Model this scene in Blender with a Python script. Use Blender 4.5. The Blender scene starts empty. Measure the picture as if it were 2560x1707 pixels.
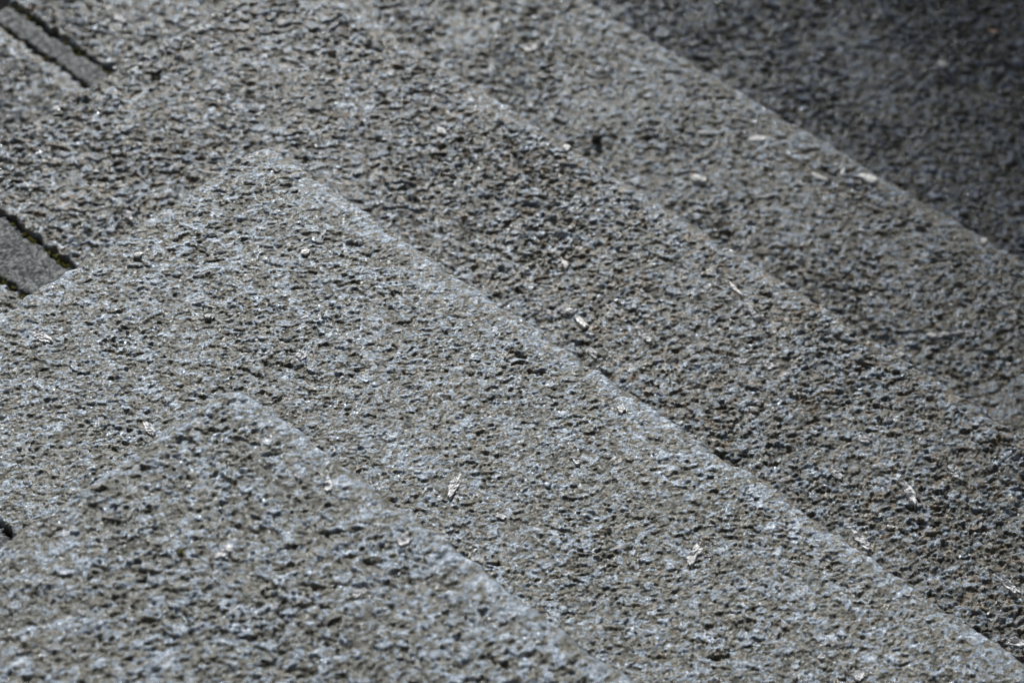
import bpy, math, random
import numpy as np
from mathutils import Matrix, Vector

# ------------------------------------------------------------------ camera, sky, sun, exposure
SC = bpy.context.scene
COL = SC.collection
D, H = 0.36, 0.1527                       # going and rise of the steps (m)
CAM = np.array([-0.78337, -1.06032, 1.74127])
YAW, PITCH, ROLL, FPX = 0.752042, 0.792651, 0.0156853, 7047.66
fw = np.array([math.cos(YAW)*math.cos(PITCH), math.sin(YAW)*math.cos(PITCH), -math.sin(PITCH)])
rt0 = np.array([math.sin(YAW), -math.cos(YAW), 0.0]); up0 = np.cross(rt0, fw)
rt = math.cos(ROLL)*rt0 + math.sin(ROLL)*up0
up = -math.sin(ROLL)*rt0 + math.cos(ROLL)*up0
cd = bpy.data.cameras.new('camera'); cam = bpy.data.objects.new('camera', cd); COL.objects.link(cam)
cam.matrix_world = Matrix(((rt[0], up[0], -fw[0], CAM[0]), (rt[1], up[1], -fw[1], CAM[1]), (rt[2], up[2], -fw[2], CAM[2]), (0, 0, 0, 1)))
cd.sensor_width = 36; cd.lens = FPX/2560*36; cd.clip_start = 0.05; cd.clip_end = 400
cd.dof.use_dof = True; cd.dof.focus_distance = 2.80; cd.dof.aperture_fstop = 5.6
SC.camera = cam

SUN_AZ, SUN_EL = math.radians(48), math.radians(29)      # azimuth from +X counter-clockwise
w = bpy.data.worlds.new('World'); SC.world = w; w.use_nodes = True
nt = w.node_tree; bg = nt.nodes['Background']
sky = nt.nodes.new('ShaderNodeTexSky'); sky.sky_type = 'NISHITA'; sky.sun_disc = False
sky.sun_elevation = SUN_EL; sky.sun_rotation = math.pi/2 - SUN_AZ
hs = nt.nodes.new('ShaderNodeHueSaturation'); hs.inputs['Saturation'].default_value = 0.15
nt.links.new(sky.outputs['Color'], hs.inputs['Color']); nt.links.new(hs.outputs['Color'], bg.inputs['Color']); bg.inputs['Strength'].default_value = 0.05
sd = bpy.data.lights.new('sun', 'SUN'); sd.energy = 4.0; sd.angle = math.radians(9); sd.color = (1, 0.975, 0.93)
so = bpy.data.objects.new('sun', sd); COL.objects.link(so)
sv = Vector((math.cos(SUN_AZ)*math.cos(SUN_EL), math.sin(SUN_AZ)*math.cos(SUN_EL), math.sin(SUN_EL)))
so.rotation_euler = sv.to_track_quat('Z', 'Y').to_euler(); so.location = sv*8
SC.cycles.use_denoising = True
SC.view_settings.view_transform = 'Standard'; SC.view_settings.look = 'None'
SC.view_settings.exposure = 0.45; SC.view_settings.gamma = 1.0; SC.view_settings.use_curve_mapping = False

# ------------------------------------------------------------------ noise (numpy)
def hsh(ix, iy, s):
    a = (ix.astype(np.int64)*374761393 + iy.astype(np.int64)*668265263 + s*2246822519) & 0xffffffff
    a = ((a ^ (a >> 13))*1274126177) & 0xffffffff
    a = ((a ^ (a >> 16))*2654435761) & 0xffffffff
    a = a ^ (a >> 15)
    return ((a & 0xffffff).astype(np.float32))/np.float32(0xffffff)
def vnoise(x, y, s):
    ix = np.floor(x); iy = np.floor(y); fx = x-ix; fy = y-iy
    fx = fx*fx*fx*(fx*(fx*6-15)+10); fy = fy*fy*fy*(fy*(fy*6-15)+10)
    ix = ix.astype(np.int64); iy = iy.astype(np.int64)
    a = hsh(ix, iy, s); b = hsh(ix+1, iy, s); c = hsh(ix, iy+1, s); d = hsh(ix+1, iy+1, s)
    return (a + (b-a)*fx + (c-a)*fy + (a-b-c+d)*fx*fy)*2-1
def fbm(x, y, s, n=3, g=0.5):
    o = 0; a = 1
    for i in range(n):
        o = o + a*vnoise(x*1.97**i + 13.1*i, y*1.97**i - 7.7*i, s+i); a *= g
    return o
def worley(x, y, s):
    ix = np.floor(x).astype(np.int64); iy = np.floor(y).astype(np.int64)
    f1 = np.full(x.shape, 9., np.float32); f2 = f1.copy(); cx = np.zeros_like(f1); cy = np.zeros_like(f1)
    gx = np.zeros(x.shape, np.int64); gy = gx.copy()
    for i in (-1, 0, 1):
        for j in (-1, 0, 1):
            jx = ix+i; jy = iy+j
            px = jx + hsh(jx, jy, s) - x; py = jy + hsh(jx, jy, s+77) - y
            d = (px*px+py*py).astype(np.float32); m = d < f1
            f2 = np.where(m, f1, np.minimum(f2, d)); f1 = np.where(m, d, f1)
            cx = np.where(m, px, cx); cy = np.where(m, py, cy); gx = np.where(m, jx, gx); gy = np.where(m, jy, gy)
    return np.sqrt(f1), np.sqrt(f2), cx, cy, gx, gy
def sstep(a, b, x):
    t = np.clip((x-a)/(b-a), 0, 1); return t*t*(3-2*t)

# ------------------------------------------------------------------ rock relief
PITS = [  # world x, y, radius (m), depth (m): single holes one can see in the stone
    (0.7292, 1.0659, .0085, .005), (0.6004, 0.6223, .0055, .004), (0.6790, 0.5350, .0055, .005),
    (0.6818, 0.2961, .0060, .005), (0.6159, 0.2718, .0060, .005), (0.2759, 0.3421, .0090, .004), (0.5270, -0.0999, .0070, .005),
    (0.9044, 0.7946, .0060, .005), (0.9737, 0.5552, .0060, .004), (1.0111, -0.0953, .0060, .004)]
SCALE = {1: 1.12, 2: .94, 3: 1.12, 4: 1.08, 5: 1.1}
def relief(x, y, seed, style):
    """height in metres at world x, y ; returns h, flake id"""
    X = x*1000; Y = y*1000
    a = (X-Y)*0.70711; b = (X+Y)*0.70711            # a: across the picture, b: away
    wx = fbm(a/7, b/7, seed+1, 3, .6)*1.5; wy = fbm(a/7+50, b/7, seed+2, 3, .6)*1.3
    h = 0.9*fbm(a/60, b/60, seed+3, 2)
    if style == 'fine':                             # smooth, fine-grained filler stone
        f1, f2, cx, cy, gx, gy = worley((a+wx*.4)/2.6, (b+wy*.4)/2.6, seed+5)
        r = hsh(gx, gy, seed+6)
        h = h*.6 + .7*fbm(a/14, b/14, seed+4, 4, .6) + .55*(r-.5)*sstep(0, .25, f2-f1)
        return h*.001, r
    sc_ = SCALE[seed//100]; a = a/sc_; b = b/sc_; wx = wx+vnoise(a/22, b/22, seed+8)*2
    amp = (0.9+0.25*fbm(a/70, b/70, seed+40, 2))*sc_
    # split plates of three sizes, each tilted its own way and a little up towards the nosing side
    q1 = worley((a+wx)/14.5, (b+wy+.12*a)/9.5, seed+10)
    r = hsh(q1[4], q1[5], seed+11); tx = hsh(q1[4], q1[5], seed+12)-.5; ty = hsh(q1[4], q1[5], seed+13)-.5
    h = h + amp*((r-.5)*1.2 + q1[2]*tx*5.0 + q1[3]*(ty*5.0+.7))
    q2 = worley((a+wx*1.2)/7.0+9, (b+wy*1.1-.15*a)/4.2, seed+20)
    r2 = hsh(q2[4], q2[5], seed+21); tx = hsh(q2[4], q2[5], seed+22)-.5; ty = hsh(q2[4], q2[5], seed+23)-.5
    h = h + amp*((r2-.5)*1.5 + q2[2]*tx*5.2 + q2[3]*(ty*5.2+.5))
    q3 = worley((a+wx*.8)/3.6+31, (b+wy*.8+.1*a)/2.1, seed+25)
    r3 = hsh(q3[4], q3[5], seed+26); tx = hsh(q3[4], q3[5], seed+27)-.5; ty = hsh(q3[4], q3[5], seed+28)-.5
    h = h + amp*((r3-.5)*.55 + q3[2]*tx*1.7 + q3[3]*(ty*1.7+.2))
    # thin lamellae: stretched noise, its direction wanders
    th = vnoise(a/16, b/16, seed+30)*.9
    u = a*np.cos(th)+b*np.sin(th); v = -a*np.sin(th)+b*np.cos(th)
    h = h + .55*vnoise(u/5.5, v/1.6, seed+31) + .8*fbm(a/10, b/8, seed+45, 3)
    n = vnoise(u/11+3, v/3.0, seed+35) + .5*vnoise(u/5, v/1.7, seed+36)
    h = h - 1.5*sstep(.66, 1.15, n)
    return h*.001, np.clip(.25*r+.45*r2+.30*r3, 0, 1)
def pits(x, y):
    o = np.zeros_like(x)
    wx_ = .0022*fbm(x*260, y*260, 901, 2); wy_ = .0022*fbm(x*260, y*260, 905, 2)
    for px, py, rad, dep in PITS:
        du = ((x-px)-(y-py))*.7071+wx_; dv = ((x-px)+(y-py))*.7071+wy_
        q = (du/rad)**2*.8 + (dv/rad)**2*2.6
        o -= .75*dep*np.exp(-q*.9)
    return o

# ------------------------------------------------------------------ slab builder
def insideframe(x, y, z, m):
    px = x-CAM[0]; py = y-CAM[1]; pz = z-CAM[2]
    dpt = px*fw[0]+py*fw[1]+pz*fw[2]
    X = FPX*(px*rt[0]+py*rt[1]+pz*rt[2])/dpt; Y = FPX*(px*up[0]+py*up[1]+pz*up[2])/dpt
    return (abs(X) < 1280+m) & (abs(Y) < 853.5+m)
def slab_height(x, y, S):
    """top surface of slab S at world x,y ; returns z, flake, inside distance"""
    x0, x1, y0, y1 = S['box']; seed = S['seed']; rc = S['rc']
    ox = S['over']
    j = .0020*fbm(y*80, x*0+seed, seed+60, 4, .6) + .0008*fbm(y*14, x*0, seed+61, 2)
    k = .0020*fbm(x*80, y*0+seed, seed+62, 4, .6) + .0008*fbm(x*14, y*0, seed+63, 2)
    jr = S['rough']
    dx1 = (x1+ox-x) + j*jr; dy1 = (y1+ox-y) + k*jr
    e = .0024*fbm(y*75, x*0, seed+64, 5, .7)
    dx0 = (x-x0) + e; dy0 = y-y0
    # rounded front corner
    qx = rc-dx1; qy = rc-dy1
    d = np.where((qx > 0) & (qy > 0), rc-np.sqrt(np.maximum(qx, 0)**2+np.maximum(qy, 0)**2), np.minimum(dx1, dy1))
    if S.get('endfree'):                      # far end of a left-hand slab butts a joint: rounded less
        dx1e = (x1-x) + .0034*fbm(y*75, x*0+3, seed+65, 5, .75)
        d = dy1; d2 = np.minimum(np.minimum(dx0, dx1e), dy0)
    else:
        d2 = np.minimum(dx0, dy0)
    R = S['R']; R2 = .005
    h, fl = relief(x, y, seed, S['style'])
    g = (.45+.55*sstep(.004, .034, np.minimum(dx1, dy1+.014)+.006*vnoise(x*45, y*45, seed+70)))*(.5+.5*sstep(0, .012, d2))
    # chips bitten out of the arris
    chip = np.maximum(0, vnoise(x*38, y*38, seed+66)-.22)*sstep(.016, 0, d)*.008
    z = h*g*S['amp'] + pits(x, y) - chip
    t = np.clip(R-d, 0, R); z -= R-np.sqrt(np.maximum(R*R-t*t, 0))
    t = np.clip(R2-d2, 0, R2); z -= R2-np.sqrt(np.maximum(R2*R2-t*t, 0))
    dm = np.minimum(d, d2)
    z += np.minimum(dm, 0)*9
    z = np.maximum(z, -.035)
    return z + S['z'], fl, dm
def hid(x, y, z, upper, pad):
    """is the point covered, seen from the camera, by the step above?"""
    if upper is None: return np.zeros(x.shape, bool)
    ux, uy, uz = upper
    t = (CAM[2]-uz)/(CAM[2]-z)
    qx = CAM[0]+(x-CAM[0])*t; qy = CAM[1]+(y-CAM[1])*t
    return (qx < ux-pad) & (qy < uy-pad)
B = 12
def build_slab(name, S, mat):
    x0, x1, y0, y1 = S['box']; g = S['g']; zt = S['z']; m = .005+S['over']
    nx = int(math.ceil((x1-x0+m+.004)/g/B))*B; ny = int(math.ceil((y1-y0+m+.004)/g/B))*B
    xs = x1+m-g*np.arange(nx, -1, -1); ys = y1+m-g*np.arange(ny, -1, -1)
    bx = nx//B; by = ny//B
    cx = xs[:-1].reshape(bx, B).mean(1)+g/2; cy = ys[:-1].reshape(by, B).mean(1)+g/2
    CX, CY = np.meshgrid(cx, cy, indexing='ij')
    up_ = S.get('upper')
    dense = insideframe(CX, CY, zt, 90) & ~hid(CX, CY, zt, up_, .03)
    drop = np.zeros_like(dense)
    if up_ is not None: drop = (CX < up_[0]-.03) & (CY < up_[1]-.03)
    coarse = ~dense & ~drop; dense &= ~drop
    K = 4
    need = np.zeros((nx+1, ny+1), bool)
    for bi, bj in zip(*np.nonzero(dense)): need[bi*B:bi*B+B+1, bj*B:bj*B+B+1] = True
    for bi, bj in zip(*np.nonzero(coarse)): need[bi*B:bi*B+B+1:K, bj*B:bj*B+B+1:K] = True
    I, J = np.nonzero(need); idx = np.full(need.shape, -1, np.int64); idx[I, J] = np.arange(len(I))
    X = xs[I]; Y = ys[J]
    Z, F, dm = slab_height(X, Y, S)
    wn = .012*vnoise(X*40, Y*40, S['seed']+72)+.010*vnoise(X*130, Y*130, S['seed']+73)
    W0 = {1: 1.25, 2: 1.2, 3: .55, 4: .6, 5: .5}[S['seed']//100]*np.maximum(sstep(.036, .008, x1+S['over']-X+wn)*(0 if S.get('endfree') else 1), .35*sstep(.016, .004, dm+wn*.6))  # ragged paler band along the nosing, strongest on the right-hand edge
    dd = np.repeat(np.repeat(dense, B, 0), B, 1); qi, qj = np.nonzero(dd)
    q = np.stack([idx[qi, qj], idx[qi+1, qj], idx[qi+1, qj+1], idx[qi, qj+1]], 1)
    cc = np.repeat(np.repeat(coarse, B//K, 0), B//K, 1); ci, cj = np.nonzero(cc); ci = ci*K; cj = cj*K
    q = np.concatenate([q, np.stack([idx[ci, cj], idx[ci+K, cj], idx[ci+K, cj+K], idx[ci, cj+K]], 1)])
    q = q[dm[q].max(1) > -.0045]
    P = np.stack([X, Y, Z], 1)
    # faces down the sides, a little inside the outline, same rough stone
    th = S['thick']; ox = S['over']-.002
    def side(ax, ay, bx_, by_, nxn, nyn, step=.005):
        nonlocal P, q, F
        L = math.hypot(bx_-ax, by_-ay); n = max(2, int(L/step)); mrows = max(2, int(th/step))
        t, v = np.meshgrid(np.linspace(0, 1, n+1), np.linspace(0, 1, mrows+1), indexing='ij')
        px = ax+(bx_-ax)*t; py = ay+(by_-ay)*t; pz = zt-.009-(th-.009)*v
        hh, ff = relief(px*.7+py*.7+3, pz*1.3-px*.3, S['seed'], S['style'])
        off = hh*S['amp']*np.minimum(1, v*6)
        base = len(P); ids = (base+np.arange((n+1)*(mrows+1))).reshape(n+1, mrows+1)
        P = np.concatenate([P, np.stack([(px+nxn*off).ravel(), (py+nyn*off).ravel(), pz.ravel()], 1)])
        F = np.concatenate([F, ff.ravel()])
        qq = np.stack([ids[:-1, :-1].ravel(), ids[:-1, 1:].ravel(), ids[1:, 1:].ravel(), ids[1:, :-1].ravel()], 1)
        q = np.concatenate([q, qq])
    rc = S['rc']*.8
    if S.get('endfree'):
        side(x1-.002, y0, x1-.002, y1+ox, 1, 0, .008); side(x1-.002, y1+ox, x0+.002, y1+ox, 0, 1)
    else:
        side(x1+ox, y0, x1+ox, y1+ox-rc, 1, 0); side(x1+ox-rc, y1+ox, x0+.002, y1+ox, 0, 1)
        side(x1+ox, y1+ox-rc, x1+ox-rc, y1+ox, .7, .7)
    side(x0+.002, y1+ox, x0+.002, y0, -1, 0, .008); side(x0, y0+.001, x1, y0+.001, 0, -1, .02)
    org = np.array([x1, y1, zt-th])
    me = bpy.data.meshes.new(name)
    me.vertices.add(len(P)); me.vertices.foreach_set('co', (P-org).astype(np.float32).ravel())
    me.loops.add(len(q)*4); me.loops.foreach_set('vertex_index', q.astype(np.int32).ravel())
    me.polygons.add(len(q)); me.polygons.foreach_set('loop_start', np.arange(0, len(q)*4, 4, dtype=np.int32))
    me.polygons.foreach_set('use_smooth', np.ones(len(q), bool))
    me.update(); me.validate()
    at = me.attributes.new('flake', 'FLOAT', 'POINT'); at.data.foreach_set('value', F.astype(np.float32))
    me.materials.append(mat)
    o = bpy.data.objects.new(name, me); COL.objects.link(o); o.location = org
    aw = me.attributes.new('edge_pale', 'FLOAT', 'POINT'); W = np.zeros(len(P), np.float32); W[:len(W0)] = W0; aw.data.foreach_set('value', W)
    print(name, len(P), len(q))
    return o
def tag(o, label=None, cat=None, group=None, kind=None):
    if label: o['label'] = label
    if cat: o['category'] = cat
    if group: o['group'] = group
    if kind: o['kind'] = kind
    return o

# ------------------------------------------------------------------ materials
def N(t, typ, **k):
    n = t.nodes.new(typ)
    for a, b in k.items(): setattr(n, a, b)
    return n
def ramp(t, stops):
    r = N(t, 'ShaderNodeValToRGB'); e = r.color_ramp.elements
    e[0].position, e[0].color = stops[0][0], (*stops[0][1], 1); e[1].position, e[1].color = stops[-1][0], (*stops[-1][1], 1)
    for p, c in stops[1:-1]:
        x = e.new(p); x.color = (*c, 1)
    return r
def rock(name, gain=1.0, rust=0.3, rough=.40, fine=False, spec=.9, blue=1.0):
    m = bpy.data.materials.new(name); m.use_nodes = True; t = m.node_tree; L = t.links.new
    bs = t.nodes['Principled BSDF']
    geo = N(t, 'ShaderNodeNewGeometry')
    mp = N(t, 'ShaderNodeMapping'); mp.inputs['Rotation'].default_value = (0, 0, math.radians(45)); mp.inputs['Scale'].default_value = (1, 1.35, 1)
    L(geo.outputs['Position'], mp.inputs['Vector'])
    def noise(sc, det=4, rg=.6, dist=0):
        n = N(t, 'ShaderNodeTexNoise'); n.inputs['Scale'].default_value = sc; n.inputs['Detail'].default_value = det
        n.inputs['Roughness'].default_value = rg; n.inputs['Distortion'].default_value = dist; L(mp.outputs[0], n.inputs['Vector']); return n.outputs['Fac']
    def math_(op, a, b=None, c=None):
        n = N(t, 'ShaderNodeMath', operation=op)
        for i, v in enumerate((a, b, c)):
            if v is None: continue
            if isinstance(v, (int, float)): n.inputs[i].default_value = v
            else: L(v, n.inputs[i])
        return n.outputs[0]
    def mix(f, a, b, bt='MIX'):
        n = N(t, 'ShaderNodeMix', data_type='RGBA', blend_type=bt)
        if isinstance(f, (int, float)): n.inputs[0].default_value = f
        else: L(f, n.inputs[0])
        for s, v in ((n.inputs[6], a), (n.inputs[7], b)):
            if isinstance(v, tuple): s.default_value = (*v, 1)
            else: L(v, s)
        return n.outputs[2]
    at = N(t, 'ShaderNodeAttribute'); at.attribute_name = 'flake'; fl = at.outputs['Fac']
    n1 = noise(420, 3, .65, .4); n2 = noise(95, 4, .6); n3 = noise(14, 3); n4 = noise(1300, 2, .7); n5 = noise(85, 4, .62, 1.2)
    aw = N(t, 'ShaderNodeAttribute'); aw.attribute_name = 'edge_pale'
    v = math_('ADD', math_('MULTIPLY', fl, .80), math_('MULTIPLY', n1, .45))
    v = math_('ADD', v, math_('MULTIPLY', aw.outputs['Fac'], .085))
    v = math_('ADD', v, math_('MULTIPLY', math_('SUBTRACT', n4, .5), .4))
    v = math_('ADD', v, math_('MULTIPLY', math_('SUBTRACT', n5, .5), 1.25))
    v = math_('ADD', v, -.125)
    g = gain
    if fine:
        r = ramp(t, [(0, (.045*g, .047*g, .047*g)), (.45, (.11*g, .115*g, .12*g)), (.7, (.16*g, .165*g, .17*g)), (1, (.33*g, .33*g, .33*g))])
    else:
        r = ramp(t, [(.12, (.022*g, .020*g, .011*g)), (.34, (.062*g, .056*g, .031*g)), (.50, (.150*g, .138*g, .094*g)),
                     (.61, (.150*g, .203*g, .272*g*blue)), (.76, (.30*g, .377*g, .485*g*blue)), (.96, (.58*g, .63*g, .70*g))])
    L(v, r.inputs[0]); c = r.outputs[0]
    # tan weathered matrix between the mica plates
    tan = ramp(t, [(.50, (0, 0, 0)), (.66, (1, 1, 1))]); L(n2, tan.inputs[0])
    c = mix(math_('MULTIPLY', tan.outputs[0], rust), c, (.225*g, .160*g, .086*g))
    big = ramp(t, [(.3, (.80, .79, .77)), (.7, (1.12, 1.12, 1.14))]); L(n3, big.inputs[0])
    c = mix(1.0, c, big.outputs[0], 'MULTIPLY')
    L(c, bs.inputs['Base Color']); bs.inputs['Specular Tint'].default_value = (.80, .90, 1, 1)
    rr = N(t, 'ShaderNodeMapRange'); rr.inputs['From Min'].default_value = .3; rr.inputs['From Max'].default_value = .8
    rr.inputs['To Min'].default_value = min(.9, rough+.28); rr.inputs['To Max'].default_value = rough-.08
    L(v, rr.inputs['Value']); rough_out = rr.outputs[0]
    bs.inputs['Specular IOR Level'].default_value = spec
    b1 = N(t, 'ShaderNodeBump'); b1.inputs['Strength'].default_value = 1.0; b1.inputs['Distance'].default_value = .0010
    hh = math_('ADD', math_('MULTIPLY', noise(700, 3, .7, .6), 1.0), math_('MULTIPLY', n1, .8))
    L(hh, b1.inputs['Height'])
    # mica: every tiny plate lies at its own tilt and is glossier than the matrix
    vo = N(t, 'ShaderNodeTexVoronoi'); vo.inputs['Scale'].default_value = 380; L(mp.outputs[0], vo.inputs['Vector'])
    sx = N(t, 'ShaderNodeSeparateXYZ'); L(vo.outputs['Color'], sx.inputs[0])
    gl = math_('MULTIPLY', math_('GREATER_THAN', sx.outputs[2], .66), 0.0 if fine else .55)
    L(math_('MULTIPLY', rough_out, math_('SUBTRACT', 1.0, gl)), bs.inputs['Roughness'])
    sub = N(t, 'ShaderNodeVectorMath', operation='SUBTRACT'); L(vo.outputs['Color'], sub.inputs[0]); sub.inputs[1].default_value = (.5, .5, .5)
    sca = N(t, 'ShaderNodeVectorMath', operation='SCALE'); L(sub.outputs[0], sca.inputs[0]); sca.inputs['Scale'].default_value = .42
    add = N(t, 'ShaderNodeVectorMath', operation='ADD'); L(sca.outputs[0], add.inputs[0]); L(b1.outputs[0], add.inputs[1])
    nm = N(t, 'ShaderNodeVectorMath', operation='NORMALIZE'); L(add.outputs[0], nm.inputs[0])
    L(b1.outputs[0] if fine else nm.outputs[0], bs.inputs['Normal'])
    return m
def simple(name, col, rough=.8, var=.3, scale=600, bump=.0005, spec=.3):
    m = bpy.data.materials.new(name); m.use_nodes = True; t = m.node_tree; L = t.links.new; bs = t.nodes['Principled BSDF']
    geo = N(t, 'ShaderNodeNewGeometry'); n = N(t, 'ShaderNodeTexNoise'); n.inputs['Scale'].default_value = scale; n.inputs['Detail'].default_value = 4
    L(geo.outputs['Position'], n.inputs['Vector'])
    r = ramp(t, [(.3, tuple(c*(1-var) for c in col)), (.7, tuple(min(.9, c*(1+var)) for c in col))]); L(n.outputs['Fac'], r.inputs[0])
    L(r.outputs[0], bs.inputs['Base Color']); bs.inputs['Roughness'].default_value = rough; bs.inputs['Specular IOR Level'].default_value = spec
    b = N(t, 'ShaderNodeBump'); b.inputs['Distance'].default_value = bump; L(n.outputs['Fac'], b.inputs['Height']); L(b.outputs[0], bs.inputs['Normal'])
    return m
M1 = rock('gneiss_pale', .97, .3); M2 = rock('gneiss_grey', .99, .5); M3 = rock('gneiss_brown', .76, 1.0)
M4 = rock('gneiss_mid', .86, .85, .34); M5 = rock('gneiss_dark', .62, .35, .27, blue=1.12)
MF = rock('filler_stone', .38, .3, .6, True)
MQ = simple('quartz', (.82, .84, .86), .32, .12, 900, .0004, .8)
MM = simple('moss', (.17, .17, .04), .9, .5, 900, .001, .1)
MSOIL = simple('joint_soil', (.022, .018, .013), .95, .5, 300, .003, .1)
MG = simple('ground_stone', (.16, .155, .15), .8, .3, 40, .004)
MW = simple('shade_wall', (.05, .05, .052), .8, .3, 12, .004)
MLEAF = simple('dry_leaf', (.62, .42, .28), .6, .2, 500, .0004)
MTWIG = simple('dry_stem', (.30, .16, .12), .7, .2, 500, .0002)

# ------------------------------------------------------------------ ground, and an unseen wall added to shade the far right
def grid_obj(name, x0, x1, y0, y1, z, n, mat):
    xs = np.linspace(x0, x1, n+1); ys = np.linspace(y0, y1, n+1); vs = [(x, y, z+.01*math.sin(x*3)*math.cos(y*2)) for x in xs for y in ys]
    fs = [(i*(n+1)+j, (i+1)*(n+1)+j, (i+1)*(n+1)+j+1, i*(n+1)+j+1) for i in range(n) for j in range(n)]
    me = bpy.data.meshes.new(name); me.from_pydata(vs, [], fs); me.materials.append(mat)
    o = bpy.data.objects.new(name, me); COL.objects.link(o); return o
tag(grid_obj('ground', -120, 120, -120, 120, -5*H-.21, 60, MG), kind='structure')
n = np.array([.8944, -.4472]); tw = np.array([.4472, .8944]); WD, WH = 2.9, 3.0
P0 = n*WD; vs = []
for q in (0, .3):
    for t_ in (-8, 16):
        for z in (-5*H-.25, WH): p = P0+n*q+tw*t_; vs.append((p[0], p[1], z))
me = bpy.data.meshes.new('added_shade_wall'); me.from_pydata(vs, [], [(0, 2, 3, 1), (4, 5, 7, 6), (0, 1, 5, 4), (2, 6, 7, 3), (1, 3, 7, 5), (0, 4, 6, 2)]); me.materials.append(MW)
bw = bpy.data.objects.new('added_shade_wall', me); COL.objects.link(bw); tag(bw, kind='structure')

# ------------------------------------------------------------------ the steps
LEFT = -.536
def S(box, k, seed, g, style='rough', over=.0045, R=.010, rc=.022, amp=1.0, thick=None, dz=0.0, rough=1.0, **kw):
    d = dict(box=box, z=-k*H+dz, seed=seed, g=g, style=style, over=over, R=R, rc=rc, amp=amp, thick=thick or H-.001, rough=rough)
    d.update(kw); return d
def upp(k): return (None if k < 2 else ((k-1)*D, (k-1)*D, -(k-1)*H))
labels = {
    1: 'pale grey rough stone slab of the topmost step, out of focus at the lower left',
    2: 'sharp grey rough stone slab of the second step, its corner in focus',
    3: 'brownish grey stone step slab, third from the top, with long white mineral streaks',
    4: 'blurred mid grey stone step slab, fourth from the top, reaching the top left corner'}
mats = {1: M1, 2: M2, 3: M3, 4: M4}; gs = {1: .00115, 2: .00098, 3: .00118, 4: .00150}
GRP = 'stone slabs of the corner steps'
slabs = {}
for k in (1, 2, 3, 4):
    c = k*D; le = LEFT if k > 2 else (-.548 if k == 2 else -.55)
    s = S((c+le, c, c-2.1, c), k, 100*k, gs[k], upper=upp(k), amp={1: .66, 2: .58, 3: .86, 4: 1.0}[k])
    o = build_slab('stone_step', s, mats[k]); tag(o, labels[k], 'stone step', GRP, 'thing'); slabs[k] = (o, s)
# left-hand stones beyond the joints
filler = {1: .040, 2: .055, 3: .0685, 4: .0385}
left_label = {
    1: 'pale stone slab of the topmost step, outside the left border',
    2: 'grey slab end beside the dark mossy joint at the lower left border',
    3: 'grey stone slab below the wide mortar strip at the left border',
    4: 'grey rough stone slab at the far upper left, below the narrow mortar strip'}
for k in (1, 2, 3, 4):
    c = k*D; le = LEFT if k > 2 else (-.548 if k == 2 else -.55); a = c+le; f = filler[k]
    if k > 1:
        s = S((a-f, a-.0055, c-.50, c-.003), k, 100*k+31, .0011, style='fine', over=0, R=.006, rc=0, dz=-.003, upper=upp(k), endfree=True, rough=.5, amp=1.7)
        o = build_slab('mortar_strip', s, MF)
        tag(o, {2: 'short bit of grey mortar in the joint at the lower left border',
                3: 'wide smooth grey mortar strip at the left border, between two dark mossy joints',
                4: 'narrow smooth grey mortar strip in the top left corner, between two dark joints'}[k], 'mortar strip', 'mortar strips between the slabs')
        slabs[('f', k)] = (o, s)
    s = S((a-f-1.1, a-f-.006, (c-2.1 if k == 1 else c-.52), c-.001), k, 100*k+57, .0012 if k > 1 else .0016, R=.009, rc=0, upper=upp(k), endfree=True, dz=-.001, over=.003)
    o = build_slab('stone_step', s, mats[k]); tag(o, left_label[k], 'stone step', GRP, 'thing'); slabs[('l', k)] = (o, s)
c = 5*D
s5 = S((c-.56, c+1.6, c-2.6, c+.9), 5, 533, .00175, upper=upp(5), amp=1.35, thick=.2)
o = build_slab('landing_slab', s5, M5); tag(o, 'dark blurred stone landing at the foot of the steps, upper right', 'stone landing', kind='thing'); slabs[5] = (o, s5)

# ------------------------------------------------------------------ soil and moss in the joints
def mesh_obj(name, vs, fs, mat, parent=None, origin=(0, 0, 0), smooth=False):
    me = bpy.data.meshes.new(name); og = np.array(origin)
    me.from_pydata([tuple(np.array(p)-og) for p in vs], [], fs); me.materials.append(mat)
    if smooth: me.polygons.foreach_set('use_smooth', [True]*len(me.polygons))
    o = bpy.data.objects.new(name, me); COL.objects.link(o)
    if parent is None: o.location = tuple(og)
    else: o.parent = parent; o.location = tuple(og-np.array(parent.location))
    return o
rnd = random.Random(5)
def moss_clump(vs, fs, x, y, z, r, n):
    for i in range(n):
        a = rnd.uniform(0, 6.28); e = rnd.uniform(.1, 1.4); l = r*rnd.uniform(.5, 1); wd = l*.28
        bx_ = x+rnd.gauss(0, r*.35); by_ = y+rnd.gauss(0, r*.35)
        dx, dy, dz = math.cos(a)*math.cos(e)*l, math.sin(a)*math.cos(e)*l, math.sin(e)*l
        k = len(vs); vs += [(bx_, by_, z), (bx_+dx*.5-wd*math.sin(a), by_+dy*.5+wd*math.cos(a), z+dz*.5), (bx_+dx, by_+dy, z+dz), (bx_+dx*.5+wd*math.sin(a), by_+dy*.5-wd*math.cos(a), z+dz*.5)]
        fs += [(k, k+1, k+2, k+3)]
moss_label = {2: 'yellow green moss in the dark joint at the lower left border', 3: 'yellow green moss in the joints along the wide mortar strip', 4: 'yellow green moss in the joints along the narrow mortar strip at the top left'}
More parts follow.
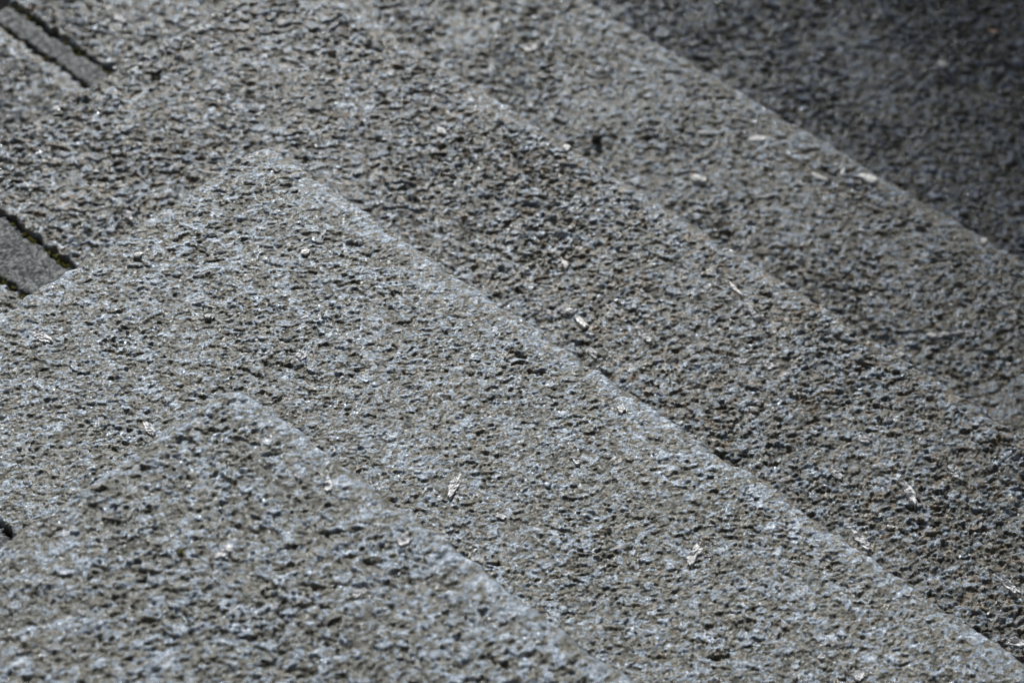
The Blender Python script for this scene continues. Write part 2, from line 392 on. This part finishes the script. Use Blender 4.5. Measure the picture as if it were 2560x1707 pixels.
for k in (2, 3, 4):
    c = k*D; le = -.548 if k == 2 else LEFT; a = c+le; f = filler[k]; z = -k*H
    vs = []; fs = []
    for gx in (a-.0025, a-f-.003):
        n = 60
        for i in range(n+1):
            y = c-.5+.5*i/n-.004; zz = z-.017+.004*rnd.uniform(-1, 1)
            b0 = len(vs); vs += [(gx-.012, y, zz-.003), (gx, y, zz), (gx+.012, y, zz-.003)]
            if i: fs += [(b0-3, b0, b0+1, b0-2), (b0-2, b0+1, b0+2, b0-1)]
    tag(mesh_obj('joint_soil', vs, fs, MSOIL, origin=(a, c, z-.02), smooth=True), kind='stuff')
    vs = []; fs = []
    for gx, dens in ((a-.0055, 90), (a-f-.002, 50)):
        for i in range(dens):
            y = c-.27+rnd.random()*.27
            if vnoise(np.array([y*38.]), np.array([gx*10.]), 9)[0] < -.12: continue
            moss_clump(vs, fs, gx+rnd.gauss(0, .0012), y, z-.0045+rnd.uniform(-.003, .002), rnd.uniform(.0014, .0034), 16)
    tag(mesh_obj('moss', vs, fs, MM, origin=(a, c, z)), moss_label[k], kind='stuff')
vs = []; fs = []; moss_clump(vs, fs, *(.1890, .2435), -H+.0005, .0035, 30)
tag(mesh_obj('moss', vs, fs, MM, origin=(.189, .2435, -H)), 'tiny tuft of moss on the pale top slab near the lower left', kind='stuff')

# ------------------------------------------------------------------ pale minerals set in the stone (parts of their slab)
FL = [(5, 1.8241, 0.5711, -1.0, -8.2, -7.1, -1.9), (5, 1.8407, 0.703, 2.6, -2.6, -4.2, -3.4), (5, 1.8621, 0.4896, -5.5, -5.2, -2.0, 1.2), (5, 1.7601, 0.4714, -0.0, -5.3, -3.8, -1.2), (4, 1.2752, 0.5511, 3.8, -9.4, -5.7, -3.4), (4, 1.3454, 0.6042, 3.6, -7.3, -4.2, -2.7), (4, 1.3912, 0.5828, 2.7, -4.9, -4.2, -2.8), (4, 1.3857, 0.549, 8.9, -7.0, -4.7, -4.4), (4, 1.4394, 0.5326, 1.3, -5.1, -4.1, -2.0), (4, 1.3844, 0.4482, -1.0, -12.9, -3.7, -1.0), (4, 1.4241, 0.4024, 2.6, -12.6, -5.4, -2.4), (4, 1.3073, 0.4795, 8.9, -11.8, -3.5, -2.6), (4, 1.4349, 0.2319, 1.9, -3.3, -5.0, -2.9), (4, 1.3669, 0.1527, -1.9, -10.5, -3.8, -0.6), (4, 1.2839, 0.1608, 23.9, -13.5, -2.7, -2.8), (4, 1.2971, 0.1473, 4.9, -3.9, -4.5, -3.9), (4, 1.4367, 0.2321, 2.1, -2.1, -2.9, -2.2), (4, 1.2625, 0.1769, 4.3, -4.4, -2.6, -2.0), (4, 1.3037, 0.5979, 2.0, -3.5, -3.1, -2.1), (4, 1.3165, 0.8764, 11.0, -3.2, -3.5, -5.2), (4, 1.3672, 0.8954, 3.4, -6.1, -4.0, -3.0), (4, 0.981, 1.3025, 3.9, -9.5, -6.8, -5.7), (4, 1.0013, 1.2842, 1.9, -4.7, -3.1, -2.6), (4, 0.8575, 1.2778, 3.6, -3.7, -3.1, -3.7), (4, 1.27, 1.018, 11.0, -3.0, -3.0, -4.8), (4, 1.2832, 0.7394, 2.5, -2.6, -2.9, -2.6), (4, 1.2091, 0.1827, 2.3, -4.0, -2.8, -1.7), (3, 1.0452, 0.5855, 9.0, 2.3, -0.6, -4.2), (3, 1.0873, 0.6153, 1.3, -4.8, -4.2, -2.4), (3, 1.0777, 0.5966, 2.0, -4.9, -5.3, -3.4), (3, 0.9934, 0.7223, -1.0, -7.6, -4.8, -1.4), (3, 1.0181, 0.7094, 3.0, -3.0, -3.6, -3.5), (3, 1.0389, 0.9415, 1.5, -5.7, -4.3, -2.8), (3, 0.9977, 1.0022, 4.7, -2.7, -2.8, -3.7), (3, 0.9195, 1.0641, 1.4, -3.4, -2.9, -2.3), (3, 0.8306, 1.0632, 4.6, -2.6, -3.0, -4.3), (3, 0.9834, 1.0681, 2.1, -2.1, -2.7, -2.9), (3, 1.0406, 0.4724, -5.2, -12.8, -2.8, 0.0), (3, 0.9288, 0.4617, -4.2, -7.5, -2.9, 0.6), (3, 0.898, 0.6812, 1.6, -1.7, -2.2, -2.2), (3, 0.8633, 0.5659, 1.9, -1.9, -2.3, -2.3), (3, 0.8779, 0.4077, 1.9, -6.2, -3.2, -1.8), (3, 0.8759, 0.3883, -2.6, -13.0, -3.8, -0.5), (3, 0.9074, 0.324, -4.1, -15.5, -4.6, -0.4), (3, 0.904, 0.3703, 2.2, -3.8, -3.3, -2.3), (3, 0.8481, 0.3442, -5.0, -9.1, -2.8, 0.7), (3, 1.0337, 0.2992, -4.8, -13.1, -2.5, -0.0), (3, 1.0187, 0.2619, -6.0, -14.4, -3.7, 0.2), (3, 1.0437, 0.3184, -1.2, -5.2, -2.0, -0.2), (3, 1.0762, 0.2667, 2.5, -2.6, -3.0, -2.5), (3, 0.987, 0.1752, 5.7, 3.6, 1.5, -2.6), (3, 0.9692, 0.196, 1.4, -7.6, -4.4, -1.8), (3, 0.9528, 0.2232, 4.4, -7.5, -3.1, -2.0), (3, 0.9935, 0.0503, 4.5, -2.9, -2.4, -2.5), (3, 0.897, 0.0417, -3.4, -10.7, -4.6, 0.0), (3, 0.9311, -0.023, -10.5, -21.6, -4.8, 0.7), (3, 0.9239, -0.0497, 4.7, -2.4, -1.4, -1.6), (3, 0.844, -0.0341, -3.8, -16.5, -5.0, -0.2), (3, 0.985, -0.0445, -3.8, -10.0, -3.6, 0.2), (3, 0.9567, 0.0514, 3.7, -8.5, -4.1, -2.2), (3, 0.9007, -0.1761, -2.2, -17.0, -4.1, -0.4), (3, 0.8472, -0.2258, 7.2, -9.3, -5.6, -3.6), (3, 0.8606, 0.4236, -2.9, -6.4, -2.5, 0.3), (3, 0.8559, 0.2536, 0.4, -5.1, -2.7, -0.9), (3, 0.64, 0.8756, -3.4, -11.5, -4.1, -0.2), (3, 0.5711, 0.903, 4.5, -3.0, -1.5, -2.2), (3, 0.5913, 0.9892, 7.8, 5.8, 0.8, -2.5), (3, 0.7038, 1.0762, 0.4, -4.6, -4.0, -2.2), (3, 0.9546, 0.3681, 1.1, -6.1, -3.4, -1.5), (3, 0.825, 0.9735, -2.0, -5.2, -2.4, 0.1), (2, 0.632, 0.5637, 3.6, -2.2, -2.9, -3.9), (2, 0.5165, 0.5531, 2.3, -2.3, -2.4, -2.6), (2, 0.5269, 0.457, -0.4, -6.3, -5.7, -1.6), (2, 0.4973, 0.4792, 3.2, -1.0, -1.1, -2.0), (2, 0.3523, 0.4912, -4.7, -11.2, -3.6, 0.8), (2, 0.6965, 0.1736, 2.4, -3.2, -3.0, -2.4), (2, 0.5081, 0.2218, 15.8, 7.5, 0.9, -4.1), (2, 0.5068, 0.6847, 4.6, -3.6, -1.9, -2.4), (2, 0.527, 0.7157, 2.7, -1.2, -1.3, -2.1), (2, 0.6058, -0.0019, 16.1, 5.2, 0.5, -4.4), (2, 0.7087, -0.1771, 2.6, -2.7, -2.3, -1.8), (2, 0.6878, -0.1101, 3.6, -1.0, -1.1, -1.8), (2, 0.5949, -0.1671, 3.4, -1.8, -1.8, -2.3), (2, 0.6028, -0.205, 8.5, -2.5, -2.8, -4.8), (2, 0.7153, 0.2392, -1.5, -3.3, -2.3, 0.3), (2, 0.3595, 0.6641, 2.6, -11.3, -5.0, -3.1), (2, 0.6886, -0.0038, 2.4, -2.5, -1.8, -1.5), (2, 0.4093, 0.6921, 1.2, -1.2, -1.1, -1.4), (2, 0.6772, -0.182, 1.6, -2.0, -1.6, -1.1), (2, 0.6158, 0.1602, -0.6, -6.7, -3.3, -0.7), (2, 0.5115, 0.1632, 1.9, -5.7, -3.0, -1.7), (1, 0.2799, 0.3302, 1.1, -3.3, -2.8, -1.8), (1, 0.0849, 0.2526, 2.2, -2.2, -1.7, -2.0), (1, 0.2469, 0.2986, 4.5, 1.2, -0.1, -3.4), (1, 0.3339, 0.2081, -4.8, -6.6, -2.7, 1.7), (1, 0.3223, 0.2351, 0.5, -4.0, -2.5, -1.1), (1, 0.2158, 0.2163, 9.5, -0.3, -1.2, -4.6), (1, 0.3357, 0.1131, 8.6, -3.1, -2.4, -4.3), (1, 0.2674, 0.0983, 7.3, -1.1, -1.5, -4.0), (1, 0.2374, 0.3639, 2.5, -2.6, -1.9, -2.2), (1, 0.0421, 0.2416, 1.7, -4.4, -2.7, -1.8)]
MQ2 = simple('feldspar', (.58, .59, .62), .42, .35, 700, .0007, .7)
MPINK = simple('pink_feldspar', (.42, .27, .24), .55, .2, 700, .0008, .4)
def flake(k, x, y, ux, uy, vx, vy, mat, seed, label=None):
    key = k
    if k in (3, 4) and x < k*D+LEFT-.01: key = ('l', k)
    o, s_ = slabs[key]; rg = random.Random(seed); nr, na = 9, 28
    ra = [rg.uniform(-.62, .25) for _ in range(na)]; rad = [1+.5*ra[j]+.35*(ra[j-1]+ra[j-2])*.7 for j in range(na)]
    pts = [(0, 0)]
    for i in range(1, nr+1):
        for j in range(na):
            t = 2*math.pi*j/na; q = i/nr*(1+(rad[j]-1)*i/nr)
            pw = 1.05; cx_ = math.copysign(abs(math.cos(t))**pw, math.cos(t)); sy_ = math.copysign(abs(math.sin(t))**pw, math.sin(t))
            pts.append((q*cx_, q*sy_))
    P_ = np.array(pts); X = x+(P_[:, 0]*ux*1.2+P_[:, 1]*vx*1.4)*.001; Y = y+(P_[:, 0]*uy*1.2+P_[:, 1]*vy*1.4)*.001
    Z, _, _ = slab_height(X, Y, s_); rr = np.concatenate([[0]]+[[i/nr]*na for i in range(1, nr+1)])
    zm = Z.mean(); fm = .45 if mat is MQ else .2; top = fm*zm+(1-fm)*Z+(.004 if seed in (40, 44) else .0020 if mat is MQ else .0010)-.14*.707*((X-x)+(Y-y))+np.array([rg.uniform(-.0003, .0003) for _ in X])
    Z = np.where(rr > .99, Z-.0003, np.maximum(top, Z+.0004))
    vs = list(zip(X, Y, Z)); fs = [(0, 1+j, 1+(j+1) % na) for j in range(na)]
    for i in range(nr-1):
        for j in range(na):
            a_ = 1+i*na+j; b_ = 1+i*na+(j+1) % na; fs.append((a_, a_+na, b_+na, b_))
    f = mesh_obj('mineral_flake', vs, fs, mat, parent=o, origin=(x, y, float(zm)))
    if label: f['label'] = label
    return f
for i, r in enumerate(FL):
    flake(*r, MQ if math.hypot(r[3], r[4]) < 14 and i in (0, 1, 4, 5, 7, 9, 10, 12, 16, 17, 19, 29, 33, 34, 36, 38, 26, 28, 30, 41, 42, 46, 55, 67, 69, 70, 73, 75, 77) else MQ2, 40+i)
rg2 = random.Random(77); cnt = 0
while cnt < 80:                                   # the many small pale crystals between the large ones
    k = rg2.choice((2, 2, 3, 3, 3, 4, 4, 5, 5)); x = k*D-rg2.uniform(-.45 if k == 5 else .02, .5); y = k*D-rg2.uniform(.02, 1.5)
    if (k > 1 and x < (k-1)*D+.03 and y < (k-1)*D+.03) or x < k*D-.5 or not insideframe(x, y, -k*H, -20): continue
    t = rg2.uniform(-1.6, .3); l = rg2.uniform(1.6, 5.0); wd = l*rg2.uniform(.3, .7)
    flake(k, x, y, l*math.cos(t), l*math.sin(t), -wd*math.sin(t), wd*math.cos(t), MQ if rg2.random() < .35 else MQ2, 500+cnt); cnt += 1
flake(4, .9109, 1.4048, 4.0, -6.0, -1.6, -1.0, MPINK, 7, 'pinkish mineral streak')

# ------------------------------------------------------------------ small litter
def leaf(x, y, z):
    vs = []; n = 9
    for i in range(n+1):
        t = i/n; wd = .0026*math.sin(math.pi*min(1, t*1.02+.02))**.8; px_ = x+(t-.5)*.016*.6; py_ = y-(t-.5)*.016*.8
        lift = .0025+.003*(t-.5)**2*4
        for s_ in (-1, 0, 1): vs.append((px_+s_*wd*.8, py_+s_*wd*.6, z+lift+(.0008 if s_ else 0)))
    fs = [(3*i+j, 3*i+j+1, 3*i+4+j, 3*i+3+j) for i in range(n) for j in (0, 1)]
    m = len(vs); vs += [(a_, b_, c_-.0003) for a_, b_, c_ in vs[:m]]; fs += [tuple(m+q for q in reversed(f)) for f in fs[:2*n]]
    return vs, fs
lz = float(slab_height(1.9272+np.linspace(-.006, .006, 7), .5631-np.linspace(-.008, .008, 7), slabs[5][1])[0].max())
vs, fs = leaf(1.9272, .5631, lz-.0015)
tag(mesh_obj('dry_leaf', vs, fs, MLEAF, origin=(1.9272, .5631, lz), smooth=True), 'tiny dry orange leaf lying on the dark landing at the upper right', 'leaf')
def tube(path, r):
    vs = []; fs = []
    for i, p in enumerate(path):
        a_ = np.array(path[max(0, i-1)]); b_ = np.array(path[min(len(path)-1, i+1)]); d_ = (b_-a_)/np.linalg.norm(b_-a_)
        u_ = np.cross(d_, (0, 0, 1.)); u_ /= np.linalg.norm(u_)+1e-9; v_ = np.cross(u_, d_); rr_ = r*(1-.6*i/len(path))
        for j in range(6): t = j*math.pi/3; vs.append(tuple(np.array(p)+u_*rr_*math.cos(t)+v_*rr_*math.sin(t)))
        if i: fs += [((i-1)*6+j, (i-1)*6+(j+1) % 6, i*6+(j+1) % 6, i*6+j) for j in range(6)]
    fs.append(tuple(range(5, -1, -1))); fs.append(tuple(range(len(vs)-6, len(vs))))
    return vs, fs
path = [(.5660+.0045*math.sin(t*2.6)-.006*t, .9530-.020*t, -3*H+.0022+.005*math.sin(math.pi*t)) for t in np.linspace(0, 1, 12)]
vs, fs = tube(path, .0006)
tag(mesh_obj('dry_twig', vs, fs, MTWIG, origin=path[0], smooth=True), 'thin curved reddish stem on the brown slab beside the wide joint', 'stem')

# a dark pebble lying on the fourth step
gz = slab_height(1.2394+np.array([0, .004, -.004, 0, 0]), .6916+np.array([0, 0, 0, .004, -.004]), slabs[4][1])[0].max()
vs = []; fs = []; nu, nv = 18, 12
for i in range(nv+1):
    for j in range(nu):
        ph = math.pi*i/nv; th_ = 2*math.pi*j/nu; q = np.array([math.sin(ph)*math.cos(th_), math.sin(ph)*math.sin(th_), math.cos(ph)])
        r_ = .0068*(1+.22*float(vnoise(np.array([q[0]*1.7+5]), np.array([q[1]*1.7+q[2]]), 31)[0])+.08*float(vnoise(np.array([q[0]*5+q[2]*4]), np.array([q[1]*5]), 33)[0]))
        vs.append((1.2394+q[0]*r_*1.1, .6916+q[1]*r_, gz+.0028+q[2]*r_*.75))
        if i: fs.append(((i-1)*nu+j, i*nu+j, i*nu+(j+1) % nu, (i-1)*nu+(j+1) % nu))
tag(mesh_obj('pebble', vs, fs, simple('dark_pebble', (.022, .022, .022), .6, .4, 300, .0006), origin=(1.2394, .6916, gz), smooth=True), 'small black pebble lying on the blurred fourth step at the upper centre', 'pebble')
